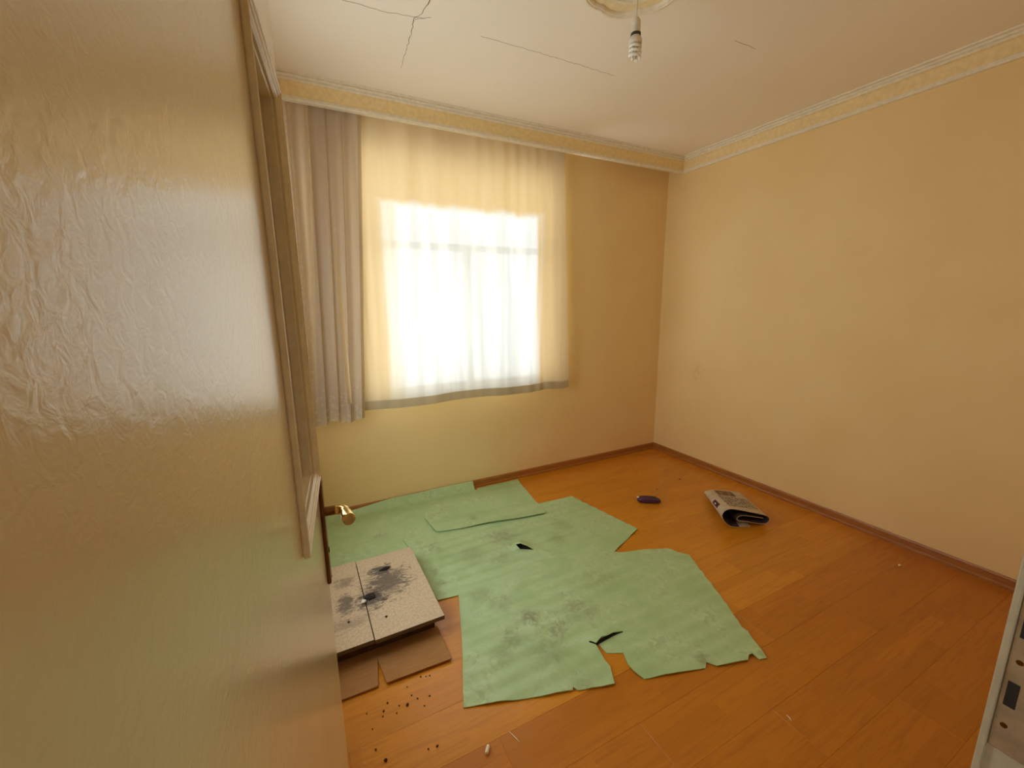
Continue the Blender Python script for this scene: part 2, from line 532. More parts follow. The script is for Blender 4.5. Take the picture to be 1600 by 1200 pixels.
# cracks in the ceiling plaster: thin irregular open seams
def crack(pts, w):
    bm = bmesh.new()
    P = []
    for (a, b) in zip(pts, pts[1:]):
        n = max(2, int((Vector(b) - Vector(a)).length / 0.018))
        for i in range(n):
            q = Vector(a).lerp(Vector(b), i / n)
            P.append(Vector((q.x + random.uniform(-.004, .004), q.y + random.uniform(-.004, .004))))
    P.append(Vector(pts[-1]))
    L, R, T = [], [], []
    for i, p in enumerate(P):
        d = (P[min(i + 1, len(P) - 1)] - P[max(0, i - 1)]).normalized()
        s = Vector((-d.y, d.x)) * w * random.uniform(0.5, 1.1) * (1 - 0.75 * (i / len(P)))
        L.append(bm.verts.new((p.x + s.x, p.y + s.y, H - 0.0002)))
        R.append(bm.verts.new((p.x - s.x, p.y - s.y, H - 0.0002)))
        T.append(bm.verts.new((p.x, p.y, H - 0.0012)))
    for i in range(len(P) - 1):
        bm.faces.new((L[i], L[i + 1], T[i + 1], T[i])); bm.faces.new((T[i], T[i + 1], R[i + 1], R[i]))
    return link('crack', bm, M['crack'], ceil)
crack([(0.637, 2.078), (0.464, 2.112), (0.282, 2.116), (0.05, 2.13)][::-1], 0.0020)
crack([(0.626, 1.75), (0.623, 1.944), (0.620, 2.055), (0.597, 2.10), (0.603, 2.16), (0.613, 2.29), (0.627, 2.525)], 0.0028)
crack([(0.597, 2.10), (0.660, 2.058)], 0.0014)
crack([(0.907, 2.083), (1.337, 2.072), (1.727, 2.075)], 0.0007)
crack([(2.05, 1.566), (2.203, 1.561)], 0.0008)

# ------------------------------------------------------------------ baseboards
def base_prof(t):
    return [(0, 0.0), (0.017, 0.0), (0.017, 0.012), (0.011, 0.020), (0.011, 0.055), (0.007, 0.063), (0, 0.063)]
struct('baseboard_back', prism_path(base_prof(0), lambda o, z, s: (s, D - o, z), XL, W), M['skirting'])
struct('baseboard_right', prism_path(base_prof(0), lambda o, z, s: (W - o, s, z), YF, D - 0.012), M['skirting'])
struct('baseboard_left', prism_path(base_prof(0), lambda o, z, s: (XL + o, s, z), 1.2, D - 0.012), M['skirting'])

# ------------------------------------------------------------------ pelmet and cornices
PB = 2.633
PY = 2.862
def cornice(name, along, s0, s1):
    low = [(0, PB), (0.012, PB), (0.017, PB + 0.005), (0.017, PB + 0.013), (0.012, PB + 0.017), (0.013, PB + 0.022), (0.009, PB + 0.027), (0, PB + 0.027)]
    cv = [(0, PB + 0.027), (0.008, PB + 0.027)]
    for i in range(1, 8):
        a = i / 8 * PI / 2
        cv.append((0.008 + 0.020 * (1 - math.cos(a)), PB + 0.027 + 0.066 * math.sin(a)))
    cv += [(0.028, PB + 0.093), (0, PB + 0.093)]
    up = [(0, PB + 0.093), (0.030, PB + 0.093), (0.034, PB + 0.097), (0.034, PB + 0.104), (0.031, PB + 0.108), (0.041, PB + 0.112),
          (0.044, PB + 0.118), (0.040, PB + 0.122), (0.054, PB + 0.126), (0.056, H), (0, H)]
    root = struct(name, prism_path(cv, along, s0, s1), M['cove'])
    link('lower_bead', prism_path(low, along, s0, s1), M['bead'], root)
    link('upper_bead', prism_path(up, along, s0, s1), M['bead'], root)
    return root
c1 = cornice('trim_1', lambda o, z, s: (min(s, W - o) if s > 1 else s, PY - o, z), XL, W)
c2 = cornice('trim_2', lambda o, z, s: (W - o, min(s, PY - o) if s > 1 else s, z), YF, PY)
struct('trim_3', box_bm((XL, PY, PB), (W, PY + 0.018, H)), M['bead'])     # pelmet board that carries the cornice

# ------------------------------------------------------------------ window
wy = D + 0.035
win = struct('window_1', bmesh.ops and (lambda bm: (add_box(bm, (WX0, wy, WZ0), (WX0 + .055, wy + .06, WZ1), .003), add_box(bm, (WX1 - .055, wy, WZ0), (WX1, wy + .06, WZ1), .003),
    add_box(bm, (WX0 + .055, wy, WZ0), (WX1 - .055, wy + .06, WZ0 + .055), .003), add_box(bm, (WX0 + .055, wy, WZ1 - .055), (WX1 - .055, wy + .06, WZ1), .003), bm)[-1])(bmesh.new()), M['pvc'])
TR = 1.895
link('transom', box_bm((WX0 + .055, wy + .005, TR), (WX1 - .055, wy + .055, TR + .05), .003), M['pvc'], win)
MX = 1.195
link('mullion', box_bm((MX - .03, wy + .005, WZ0 + .055), (MX + .03, wy + .055, TR), .003), M['pvc'], win)
for (a, b, c, d) in ((WX0 + .055, MX - .03, WZ0 + .055, TR), (MX + .03, WX1 - .055, WZ0 + .055, TR), (WX0 + .055, WX1 - .055, TR + .05, WZ1 - .055)):
    link('pane', box_bm((a, wy + .026, c), (b, wy + .030, d)), M['glass'], win)
link('window_sill', box_bm((WX0, D - 0.02, WZ0), (WX1, wy, WZ0 + .02), .003), M['bead'], win)

bm = bmesh.new()
sx0, sx1 = XL - 0.095, XL - 0.035
for lo, hi in (((sx0, SY0, SZ0), (sx1, SY0 + .055, SZ1)), ((sx0, SY1 - .055, SZ0), (sx1, SY1, SZ1)), ((sx0, SY0 + .055, SZ0), (sx1, SY1 - .055, SZ0 + .055)), ((sx0, SY0 + .055, SZ1 - .055), (sx1, SY1 - .055, SZ1))):
    add_box(bm, lo, hi, .003)
added_win = struct('added_window', bm, M['pvc'])
SM = (SY0 + SY1) / 2
link('mullion', box_bm((sx0 + .005, SM - .03, SZ0 + .055), (sx1 - .005, SM + .03, SZ1 - .055), .003), M['pvc'], added_win)
for a, b in ((SY0 + .055, SM - .03), (SM + .03, SY1 - .055)):
    link('pane', box_bm((sx0 + .026, a, SZ0 + .055), (sx0 + .030, b, SZ1 - .055)), M['glass'], added_win)
link('window_sill', box_bm((sx1, SY0, SZ0), (XL + 0.005, SY1, SZ0 + .02), .003), M['bead'], added_win)

# ------------------------------------------------------------------ curtains
def sheet_grid(nx, nz, fn):
    bm = bmesh.new()
    V = [[bm.verts.new(fn(i / nx, j / nz)) for i in range(nx + 1)] for j in range(nz + 1)]
    for j in range(nz):
        for i in range(nx):
            bm.faces.new((V[j][i], V[j][i + 1], V[j + 1][i + 1], V[j + 1][i]))
    return bm
def fold_main(u, v):
    """depth of the folds of the white curtain; u across, v up"""
    a = 0.010 * math.sin(2 * PI * (3.1 * u + 0.16 * v) + 0.6)
    a += 0.006 * math.sin(2 * PI * (7.3 * u - 0.25 * v) + 2.0)
    a += 0.010 * math.exp(-((u - 0.86) / 0.09) ** 2) * math.sin(2 * PI * 19 * u)
    a += 0.006 * math.exp(-((u - 0.06) / 0.08) ** 2) * math.sin(2 * PI * 17 * u + v)
    a += 0.007 * v * math.sin(2 * PI * (13 * u + 0.4 * math.sin(9 * u)) + 1.0)
    a += 0.006 * math.exp(-((u - 0.17 - 0.035 * (1 - v)) / 0.012) ** 2)
    a += 0.004 * noise.noise(Vector((u * 9, v * 4, 0.3)))
    return a
def main_pt(u, v):
    hem = 0.0
    zb = 0.782 + 0.006 * math.sin(2 * PI * 2.2 * u + 0.4) + 0.010 * max(0, u - 0.8) / 0.2 * math.sin(2 * PI * 6 * u)
    z = zb + (2.70 - zb) * v
    x0 = 0.06 + 0.12 * v
    x1 = 2.052 - 0.075 * v ** 0.8
    return (x0 + (x1 - x0) * u + 0.003 * math.sin(40 * u + 3 * v), D - 0.092 - 0.65 * fold_main(u, v), z)
HV = 0.033
curtain = tag(link('curtain', sheet_grid(200, 60, lambda u, v: main_pt(u, HV + v * (1 - HV))), M['curtain'], smooth=True, normals=False),
              'plain white cloth curtain glowing in front of the window', 'curtain')
link('hem', sheet_grid(200, 3, lambda u, v: main_pt(u, v * HV)), M['hem'], curtain, smooth=True, normals=False)
def lace_pt(u, v):
    zb = 0.738 + 0.012 * math.sin(2 * PI * 3.4 * u)
    z = zb + (2.70 - zb) * v
    x0, x1 = -0.22, 0.352 + 0.118 * v
    amp = 0.028 * (1 - 0.3 * v)
    ph = 2 * PI * (7.6 * u + 0.25 * v * (1 - u)) + 0.5 * math.sin(7 * u)
    d = amp * math.sin(ph) + 0.006 * math.sin(2.3 * ph + 1)
    xx = x0 + (x1 - x0) * u + 0.009 * math.cos(ph)
    return (xx, D - 0.141 - d * 0.55, z)
bm = sheet_grid(300, 60, lace_pt)
def in_slit(p):                                     # narrow gap between two lengths of net
    return 0.86 < p.z < 2.1 and abs(p.x - 0.257) < 0.012 * min(1.0, (2.05 - p.z) / 0.5)
bmesh.ops.delete(bm, geom=[f for f in bm.faces if in_slit(f.calc_center_median())], context='FACES')
tag(link('net_curtain', bm, M['lace'], smooth=True, normals=False),
    'grey lace net curtain gathered in folds left of the white one', 'curtain')

# ------------------------------------------------------------------ door on the left, standing open
u = Vector((0.0909, 0.9959, 0)); n = Vector((0.9959, -0.0909, 0))
def dp(along, off, z):
    """point of the door: along from the hinge side, off = proud of the face towards the room"""
    p = u * along + n * (off - 0.080)
    return (p.x, p.y, z)
def door_box(bm, a0, a1, o0, o1, z0, z1, bevel=0.0):
    t = bmesh.new(); add_box(t, (a0, o0, z0), (a1, o1, z1), bevel)
    mp = {}
    for v in t.verts:
        mp[v] = bm.verts.new(dp(v.co.x, v.co.y, v.co.z))
    for f in t.faces:
        bm.faces.new([mp[v] for v in f.verts])
    t.free()
    return bm
A0, A1 = 0.112, 0.958
GA0, GA1, GZ0, GZ1 = 0.600, 0.903, 1.149, 1.869     # outer edges of the moulding
MI = 0.020                                          # its width
TH = 0.042
bm = bmesh.new()
I0, I1, J0, J1 = GA0 + MI - .002, GA1 - MI + .002, GZ0 + MI - .002, GZ1 - MI + .002
door_box(bm, A0, I0, -TH, 0, 0.008, 2.05); door_box(bm, I1, A1, -TH, 0, 0.008, 2.05)
door_box(bm, I0, I1, -TH, 0, 0.008, J0); door_box(bm, I0, I1, -TH, 0, J1, 2.05)
bmesh.ops.remove_doubles(bm, verts=bm.verts, dist=1e-5)
# drop the inner faces shared by neighbouring blocks so that the leaf is one skin
seen = {}
for f in list(bm.faces):
    key = tuple(sorted(v.index for v in f.verts)) if False else tuple(round(c, 4) for c in f.calc_center_median())
    seen.setdefault(key, []).append(f)
bmesh.ops.delete(bm, geom=[f for fs in seen.values() if len(fs) > 1 for f in fs], context='FACES')
door = struct('door_1', bm, M['door'])
link('glass_pane', door_box(bmesh.new(), I0, I1, -0.026, -0.020, J0, J1), plain('frosted_door_glass', (0.40, 0.35, 0.26), 0.30), door)
# stepped moulding round the opening, four mitred sides
mould = [(0.002, 0.0), (0.002, 0.0018), (0.0, 0.0018), (0.0, 0.0086), (0.0010, 0.0096), (0.0034, 0.0096), (0.0044, 0.0086), (0.0050, 0.0070), (0.0060, 0.0072), (0.0084, 0.0070),
         (0.0094, 0.0060), (0.0100, 0.0042), (0.0110, 0.0044), (0.0134, 0.0042), (0.0144, 0.0030), (0.0160, 0.0), (0.0190, -0.0060), (0.0200, -0.0205), (0.0150, -0.0205), (0.0150, -0.004), (0.006, 0.0)]
def mould_side(c0, c1, inward):
    """profile: (distance outwards from the inner edge, height off the face)"""
    bm = bmesh.new(); R = []
    for cx, cz, sx, sz in (c0, c1):
        R.append([bm.verts.new(dp(cx - sx * d, h, cz - sz * d)) for d, h in mould])
    m = len(mould)
    for i in range(m):
        j = (i + 1) % m
        bm.faces.new((R[0][i], R[0][j], R[1][j], R[1][i]))
    bm.faces.new(R[0]); bm.faces.new(list(reversed(R[1])))
    return bm
cs = {'bl': (GA0, GZ0, -1, -1), 'br': (GA1, GZ0, 1, -1), 'tr': (GA1, GZ1, 1, 1), 'tl': (GA0, GZ1, -1, 1)}
for a, b in (('bl', 'br'), ('br', 'tr'), ('tr', 'tl'), ('tl', 'bl')):
    link('moulding', mould_side(cs[a], cs[b], 0), M['cream'], door)
# long plate with lever handle
pl = link('handle_plate', door_box(bmesh.new(), 0.917, 0.949, 0.0, 0.008, 0.889, 1.137, 0.003), M['plate'], door)
NZ = 1.057
bm = bmesh.new()
HA = 0.933
pts = [dp(HA, 0.006, NZ), dp(HA, 0.020, NZ), dp(HA, 0.031, NZ)]
add_tube(bm, pts, 0.0100, 16)
link('handle_neck', bm, M['plate'], pl, smooth=True)
bm = bmesh.new()
pts, rad = [], []
for i in range(9):
    a = i / 8 * PI / 2
    pts.append(dp(HA - 0.020 * (1 - math.cos(a)), 0.030 + 0.020 * math.sin(a), NZ)); rad.append(0.0108)
for a_, o_, z_, r_ in ((0.905, 0.0515, 1.0585, 0.0115), (0.895, 0.053, 1.0595, 0.0122), (0.882, 0.055, 1.0605, 0.0130), (0.872, 0.0565, 1.061, 0.0134),
                       (0.8695, 0.057, 1.0611, 0.0131), (0.8685, 0.0572, 1.0612, 0.0120)):
    pts.append(dp(a_, o_, z_)); rad.append(r_)
add_tube(bm, pts, 0.01, 20, rad)
link('handle_lever', bm, M['brass'], pl, smooth=True)
bm = bmesh.new(); add_tube(bm, [dp(HA, 0.0075, 0.965), dp(HA, 0.0095, 0.965)], 0.006, 12)
link('keyhole', bm, M['dark'], pl)
for zz in (0.899, 1.127):
    bm = bmesh.new(); add_tube(bm, [dp(HA, 0.0075, zz), dp(HA, 0.0095, zz)], 0.003, 10)
    link('screw', bm, M['brass'], pl)

# door frame (jambs) and strike plate on the right
bm = bmesh.new()
add_box(bm, (DX1 + 0.004, -0.115, 0), (DX1 + 0.031, 0.1247, DZ + .03), .001)
jr = struct('trim_4', bm, M['jamb'])
link('casing', box_bm((DX1 - 0.002, 0.1235, 0), (DX1 + 0.075, 0.1315, DZ + .09), .002), M['jamb'], jr)
link('strike_plate', box_bm((DX1 + 0.0015, 0.088, 0.885), (DX1 + 0.006, 0.1228, 1.20), .0008), M['steel'], jr)
for (z0, z1) in ((0.955, 0.993), (1.060, 1.105)):
    link('latch_hole', box_bm((DX1 + 0.0008, 0.1075, z0), (DX1 + 0.0040, 0.1185, z1), .0006), M['dark'], jr)
for zz in (0.925, 1.025, 1.14):
    bm = bmesh.new(); add_tube(bm, [(DX1 + 0.004, 0.113, zz), (DX1 + 0.0008, 0.113, zz)], 0.0036, 12)
    link('screw', bm, M['plate'], jr)
jl = struct('trim_5', box_bm((DX0 - 0.029, -0.115, 0), (DX0 - 0.006, YF - 0.03, DZ + .03), .002), M['cream'])
jt = struct('trim_6', box_bm((DX0 - 0.006, -0.115, DZ), (DX1 + 0.004, YF - 0.012, DZ + 0.029), .002), M['cream'])

# ------------------------------------------------------------------ ceiling rosette and lamp
LX, LY = 1.322, 1.465
def lobe_r(a, r):
    ph = ((a - math.radians(45.6)) / (2 * PI / 7)) % 1.0
    return r * (0.935 + 0.075 * math.sin(PI * ph) ** 0.7)
def lobed(prof, seg=168, lob=True):
    bm = bmesh.new(); rings = []
    for r, z in prof:
        rings.append([bm.verts.new((LX + (lobe_r(2 * PI * i / seg, r) if lob else r) * math.cos(2 * PI * i / seg),
                                    LY + (lobe_r(2 * PI * i / seg, r) if lob else r) * math.sin(2 * PI * i / seg), H - z)) for i in range(seg)])
    for a, b in zip(rings, rings[1:] + rings[:1]):
        for i in range(seg):
            j = (i + 1) % seg
            bm.faces.new((a[i], a[j], b[j], b[i]))
    return bm
ros = tag(empty('ceiling_rosette', (LX, LY, H)), 'scalloped cream plaster rosette on the ceiling around the lamp cord', 'rosette')
def into(parent, o):
    o.parent = parent
    o.matrix_parent_inverse = Matrix.Translation(-Vector(parent.location))
    return o
into(ros, link('rim', lobed([(0.226, 0.0), (0.226, 0.010), (0.220, 0.018), (0.210, 0.020), (0.204, 0.016), (0.200, 0.017), (0.194, 0.014), (0.190, 0.006), (0.190, 0.0)]), M['plaster'], smooth=True))
bm = lobed([(0.200, 0.0), (0.200, 0.006), (0.10, 0.006), (0.10, 0.0)])
into(ros, link('field', bm, M['field'], smooth=True))
into(ros, link('inner_ring', lobed([(0.135, 0.0), (0.135, 0.012), (0.128, 0.018), (0.118, 0.018), (0.112, 0.012), (0.085, 0.010), (0.05, 0.018), (0.02, 0.022), (0.006, 0.022), (0.006, 0.0)], 96, False), M['plaster'], smooth=True))

lamp = tag(empty('pendant_lamp', (LX, LY, 2.471)), 'bare spiral bulb in a white holder hanging on a short cord', 'lamp')
bm = bmesh.new(); add_tube(bm, [(LX + 0.003, LY, H - 0.02), (LX + 0.001, LY, 2.68), (LX, LY, 2.615)], 0.0032, 8)
into(lamp, link('cord', bm, M['white_plastic'], smooth=True))
into(lamp, link('lamp_holder', add_lathe(bmesh.new(), [(0.004, 0.150), (0.012, 0.148), (0.0165, 0.139), (0.0175, 0.125), (0.0175, 0.098), (0.019, 0.096), (0.019, 0.082)], (LX, LY, 2.471)), M['white_plastic'], smooth=True))
into(lamp, link('black_ring', add_lathe(bmesh.new(), [(0.0185, 0.0955), (0.0200, 0.0945), (0.0200, 0.085), (0.0185, 0.083)], (LX, LY, 2.471)), M['black_plastic'], smooth=True))
bulb = into(lamp, link('bulb_base', add_lathe(bmesh.new(), [(0.015, 0.084), (0.019, 0.080), (0.0255, 0.072), (0.0265, 0.062), (0.0255, 0.055)], (LX, LY, 2.471)), M['white_plastic'], smooth=True))
bm = bmesh.new(); pts = []
for i in range(3 * 28 + 1):
    a = 2 * PI * i / 28
    pts.append((LX + 0.0205 * math.cos(a), LY + 0.0205 * math.sin(a), 2.471 + 0.058 - 0.052 * i / 84))
add_tube(bm, pts, 0.0052, 8)
for s in (-1, 1):
    add_tube(bm, [(LX + s * 0.009, LY + 0.004, 2.471 + 0.05), (LX + s * 0.009, LY + 0.004, 2.471 + 0.006), (LX + s * 0.006, LY + 0.002, 2.4715)], 0.0058, 8)
into(lamp, link('spiral_tube', bm, M['tube'], smooth=True))

# ------------------------------------------------------------------ green underlay sheets
def inside(p, poly):
    c = False; j = len(poly) - 1
    for i in range(len(poly)):
        (xi, yi), (xj, yj) = poly[i], poly[j]
        if (yi > p[1]) != (yj > p[1]) and p[0] < (xj - xi) * (p[1] - yi) / (yj - yi) + xi:
            c = not c
        j = i
    return c
def dist_poly(p, poly):
    best = 9
    q = Vector(p)
    for i in range(len(poly)):
        a = Vector(poly[i]); b = Vector(poly[(i + 1) % len(poly)])
        ab = b - a
        t = max(0, min(1, (q - a).dot(ab) / max(ab.length_squared, 1e-9)))
        best = min(best, (q - a - ab * t).length)
    return best
def over(p, poly, soft=0.05):
    d = dist_poly(p, poly)
    if inside(p, poly):
        return 1.0
    return max(0.0, 1 - d / soft) ** 2 * (3 - 2 * max(0.0, 1 - d / soft)) if d < soft else 0.0
def rough_edge(poly, amp, step=0.03):
    out = []
    for i in range(len(poly)):
        a = Vector(poly[i]); b = Vector(poly[(i + 1) % len(poly)])
        m = max(1, int((b - a).length / step))
        for j in range(m):
            q = a.lerp(b, j / m)
            w = amp if j else 0
            out.append((q.x + random.uniform(-w, w), q.y + random.uniform(-w, w)))
    return out
TS = 0.0035
def sheet(name, poly, hfun, mat, holes=(), step=0.022, edge=0.0012, thick=TS, parent=None):
    outer = rough_edge(poly, edge)
    loops = [outer] + [list(h) for h in holes]
    pts, edges = [], []
    for lp in loops:
        s = len(pts); pts += [Vector(p) for p in lp]
        edges += [(s + i, s + (i + 1) % len(lp)) for i in range(len(lp))]
    xs = [p[0] for p in poly]; ys = [p[1] for p in poly]
    yy = min(ys); r = 0
    while yy < max(ys):
        xx = min(xs) + (step / 2 if r % 2 else 0)
        while xx < max(xs):
            if inside((xx, yy), outer) and dist_poly((xx, yy), outer) > step * 0.45 and all(not inside((xx, yy), h) and dist_poly((xx, yy), h) > step * 0.3 for h in holes):
                pts.append(Vector((xx, yy)))
            xx += step
        yy += step * 0.87; r += 1
    vs, _, fs, *_r = delaunay_2d_cdt(pts, edges, [], 0, 1e-6)
    cx = sum(xs) / len(xs); cy = sum(ys) / len(ys)
    keep = []
    for f in fs:
        c = sum((vs[i] for i in f), Vector((0, 0))) / len(f)
        if inside(c, outer) and not any(inside(c, h) for h in holes):
            keep.append(f)
    bm = bmesh.new()
    top = [bm.verts.new((v.x - cx, v.y - cy, hfun(v.x, v.y) + thick)) for v in vs]
    bot = [bm.verts.new((v.x - cx, v.y - cy, hfun(v.x, v.y))) for v in vs]
    cnt = {}
    for f in keep:
        bm.faces.new([top[i] for i in f]); bm.faces.new([bot[i] for i in reversed(f)])
        for i in range(3):
            e = (f[i], f[(i + 1) % 3]); cnt[tuple(sorted(e))] = cnt.get(tuple(sorted(e)), []) + [e]
    for es in cnt.values():
        if len(es) == 1:
            a, b = es[0]
            bm.faces.new((top[b], top[a], bot[a], bot[b]))
    bmesh.ops.delete(bm, geom=[v for v in bm.verts if not v.link_faces], context='VERTS')
    o = link(name, bm, mat, None, smooth=True)
    o.location = (cx, cy, 0)
    return o
def ripple(x, y, k=1.0, ph=0.0):
    """slow rolling waves left from the sheet having been rolled up, plus dents"""
    return 0.0024 * k * (1 + math.sin(2 * PI * y / 0.078 + ph + 1.2 * noise.noise(Vector((x * 2, y * 2, ph))))) + 0.0008 * k * (1 + noise.noise(Vector((x * 9, y * 9, ph + 3))))
def crease(x, y, a, b, w, hgt):
    A = Vector(a); B = Vector(b); q = Vector((x, y)); ab = B - A
    t = max(0, min(1, (q - A).dot(ab) / ab.length_squared))
    d = (q - A - ab * t).length
    return hgt * math.exp(-(d / w) ** 2)

PA = [(-0.17, 2.30), (0.62, 2.30), (0.66, 2.60), (1.15, 2.80), (1.165, 3.018), (0.9, 3.022), (0.75, 3.018), (0.5, 3.019), (0.2, 3.018), (-0.17, 3.018)]
PC = [(0.505, 1.858), (0.60, 1.846), (1.48, 1.72), (1.904, 1.894), (1.793, 2.50), (1.70, 2.50), (0.72, 2.60), (0.635, 2.69), (0.47, 2.50), (0.49, 2.38)]
PBs = [(0.689, 2.479), (1.449, 2.352), (1.472, 2.372), (1.565, 2.985), (1.19, 2.985), (1.175, 2.955), (0.735, 2.955), (0.666, 2.68)]
PD = [(0.674, 2.046), (0.522, 1.544), (0.419, 1.252), (0.70, 1.155), (0.825, 1.118), (0.833, 1.128), (0.843, 1.110), (0.988, 1.062), (1.025, 1.133), (1.039, 1.245), (1.020, 1.272), (1.028, 1.276),
      (1.046, 1.252), (1.085, 1.262), (1.112, 1.256), (1.150, 1.262), (1.205, 1.255), (1.148, 1.222),
      (1.123, 1.165), (1.102, 1.11), (1.097, 1.071), (1.112, 1.026), (1.373, 0.947), (1.399, 0.963), (1.412, 0.951), (1.424, 0.931), (1.564, 0.889), (1.590, 0.902), (1.610, 0.900), (1.613, 0.871), (1.648, 0.859), (1.709, 0.986),
      (1.715, 1.02), (1.798, 1.176), (1.961, 1.521), (1.898, 1.645), (1.499, 1.782)]
hA = lambda x, y: 0.0003 + ripple(x, y, 0.4, 0.0) + max(0, min(1, (y - 2.965) / 0.05)) ** 2 * (0.061 if x > 0.5 else 0.061 - 0.03 * min(1.0, (0.5 - x) / 0.3))
SLA, SLB = Vector((1.074, 2.082)), Vector((1.166, 2.000))
def slit_lift(x, y):
    q = Vector((x, y)) - SLA; ab = SLB - SLA; L = ab.length
    t = q.dot(ab) / L / L
    far = (ab.x * q.y - ab.y * q.x) / L             # positive on the far side of the tear
    if far < 0 or t < -0.25 or t > 1.25:
        return 0.0
    sh = max(0.0, min(1.0, (t + 0.25) / 0.40)) * max(0.0, min(1.0, (1.15 - t) / 0.95))
    return 0.042 * sh * math.exp(-(far / 0.06) ** 2)
def stackA(x, y):
    return (hA(x, y) + TS + 0.0006) * over((x, y), PA)
hC = lambda x, y: max(stackA(x, y), 0.0003) + ripple(x, y, 1.0, 1.7) + slit_lift(x, y) \
    + crease(x, y, (0.52, 2.40), (0.66, 2.62), 0.02, 0.004) + crease(x, y, (0.55, 1.95), (0.62, 2.25), 0.02, 0.003) + crease(x, y, (1.2, 2.02), (1.23, 1.90), 0.012, 0.006)
def stackC(x, y):
    return (hC(x, y) + TS + 0.0028) * over((x, y), PC)
hB = lambda x, y: max(stackA(x, y) if y < 2.95 else (hA(x, 2.95) + TS), stackC(x, y), 0.0003) + ripple(x, y, 0.35, 3.0) + 0.007 * math.exp(-(((y - 2.479 + 0.167 * (x - 0.689)) / 0.03) ** 2)) * max(0, min(1, (x - 0.72) / 0.3)) + 0.004 * math.exp(-((x - 0.69) / 0.02) ** 2)
hD = lambda x, y: max(stackC(x, y), 0.0003) + ripple(x, y, 1.35, 4.2) + (0.022 * math.exp(-(((x - 1.100) / 0.085) ** 2 + ((y - 1.262) / 0.040) ** 2)) if y > 1.243 else 0) \
    + crease(x, y, (0.80, 1.20), (0.86, 1.32), 0.010, 0.003) + crease(x, y, (0.55, 1.42), (0.95, 1.16), 0.018, 0.004) + crease(x, y, (1.205, 1.30), (1.30, 1.22), 0.018, 0.006) \
    + crease(x, y, (1.13, 1.33), (1.24, 1.30), 0.012, 0.005) + crease(x, y, (0.80, 1.75), (0.86, 1.45), 0.008, 0.004) + crease(x, y, (0.86, 1.45), (0.80, 1.33), 0.008, 0.004) \
    + crease(x, y, (1.30, 1.78), (1.28, 1.64), 0.007, 0.005) + crease(x, y, (1.02, 1.72), (1.20, 1.60), 0.012, 0.003) + crease(x, y, (0.90, 1.09), (0.92, 1.22), 0.006, 0.004)
sA = tag(sheet('underlay_sheet', PA, hA, sheet_material('green_underlay_by_wall', [(0.35, 2.62, 0.06, 0.3)], 3.1, PA), step=0.03),
    'dark green foam sheet under the window, its edge curled up the wall', 'sheet', 'green foam sheets on the floor')
sC = tag(sheet('underlay_sheet', PC, hC, sheet_material('green_underlay_middle', [(0.557, 1.975, 0.03, 0.6), (1.06, 2.24, 0.09, 0.6), (0.62, 2.32, 0.06, 0.4), (1.48, 2.17, 0.07, 0.4), (0.56, 2.09, 0.03, 0.6), (0.80, 2.15, 0.08, 0.4), (0.95, 2.02, 0.07, 0.4), (1.36, 2.05, 0.06, 0.4)], 8.4, PC),
    holes=[[tuple(SLA), tuple(SLA.lerp(SLB, 0.25) + Vector((-.0016, -.0016))), tuple(SLA.lerp(SLB, 0.6) + Vector((-.0016, -.0016))), tuple(SLB), tuple(SLA.lerp(SLB, 0.6) + Vector((.0016, .0016))), tuple(SLA.lerp(SLB, 0.25) + Vector((.0016, .0016)))]]),
    'dirty green foam sheet in the middle with a black triangular tear', 'sheet', 'green foam sheets on the floor')
sB = tag(sheet('underlay_sheet', PBs, hB, sheet_material('green_underlay_back', [(0.98, 2.53, 0.035, 0.6), (0.80, 3.0, 0.03, 0.4), (0.85, 2.75, 0.08, 0.25)], 12.7, PBs), step=0.03, edge=0.0006),
    'clean rectangular green foam sheet lying on top near the window wall', 'sheet', 'green foam sheets on the floor')
sD = tag(sheet('underlay_sheet', PD, hD, sheet_material('green_underlay_front', [(0.86, 1.54, 0.055, 0.85), (0.94, 1.40, 0.05, 0.7), (0.78, 1.69, 0.06, 0.5), (0.72, 1.45, 0.05, 0.6), (0.84, 1.33, 0.08, 0.45), (1.11, 1.46, 0.08, 0.4), (1.40, 0.985, 0.035, 0.7), (0.66, 1.40, 0.05, 0.5), (0.87, 1.13, 0.04, 0.35), (0.72, 1.78, 0.05, 0.45), (1.35, 1.60, 0.09, 0.3)], 21.3, PD), step=0.018),
    'largest green foam sheet at the front with torn notches along its edge', 'sheet', 'green foam sheets on the floor')
# black patches under the tears: the shade beneath is put in as colour
def shade_patch(poly, parent, z):
    bm = bmesh.new()
    a = [bm.verts.new((x - parent.location.x, y - parent.location.y, z)) for x, y in poly]
    b = [bm.verts.new((x - parent.location.x, y - parent.location.y, z + 0.0008)) for x, y in poly]
    for i in range(len(poly)):
        j = (i + 1) % len(poly)
        bm.faces.new((a[i], a[j], b[j], b[i]))
    bm.faces.new(list(reversed(a))); bm.faces.new(b)
    o = link('gap_shade', bm, M['dark'])
    o.parent = parent
# the middle sheet's tear
shade_patch([(1.062, 2.095), (1.070, 2.076), (1.168, 1.998), (1.22, 2.03), (1.20, 2.12), (1.12, 2.16)], sC, 0.0006)
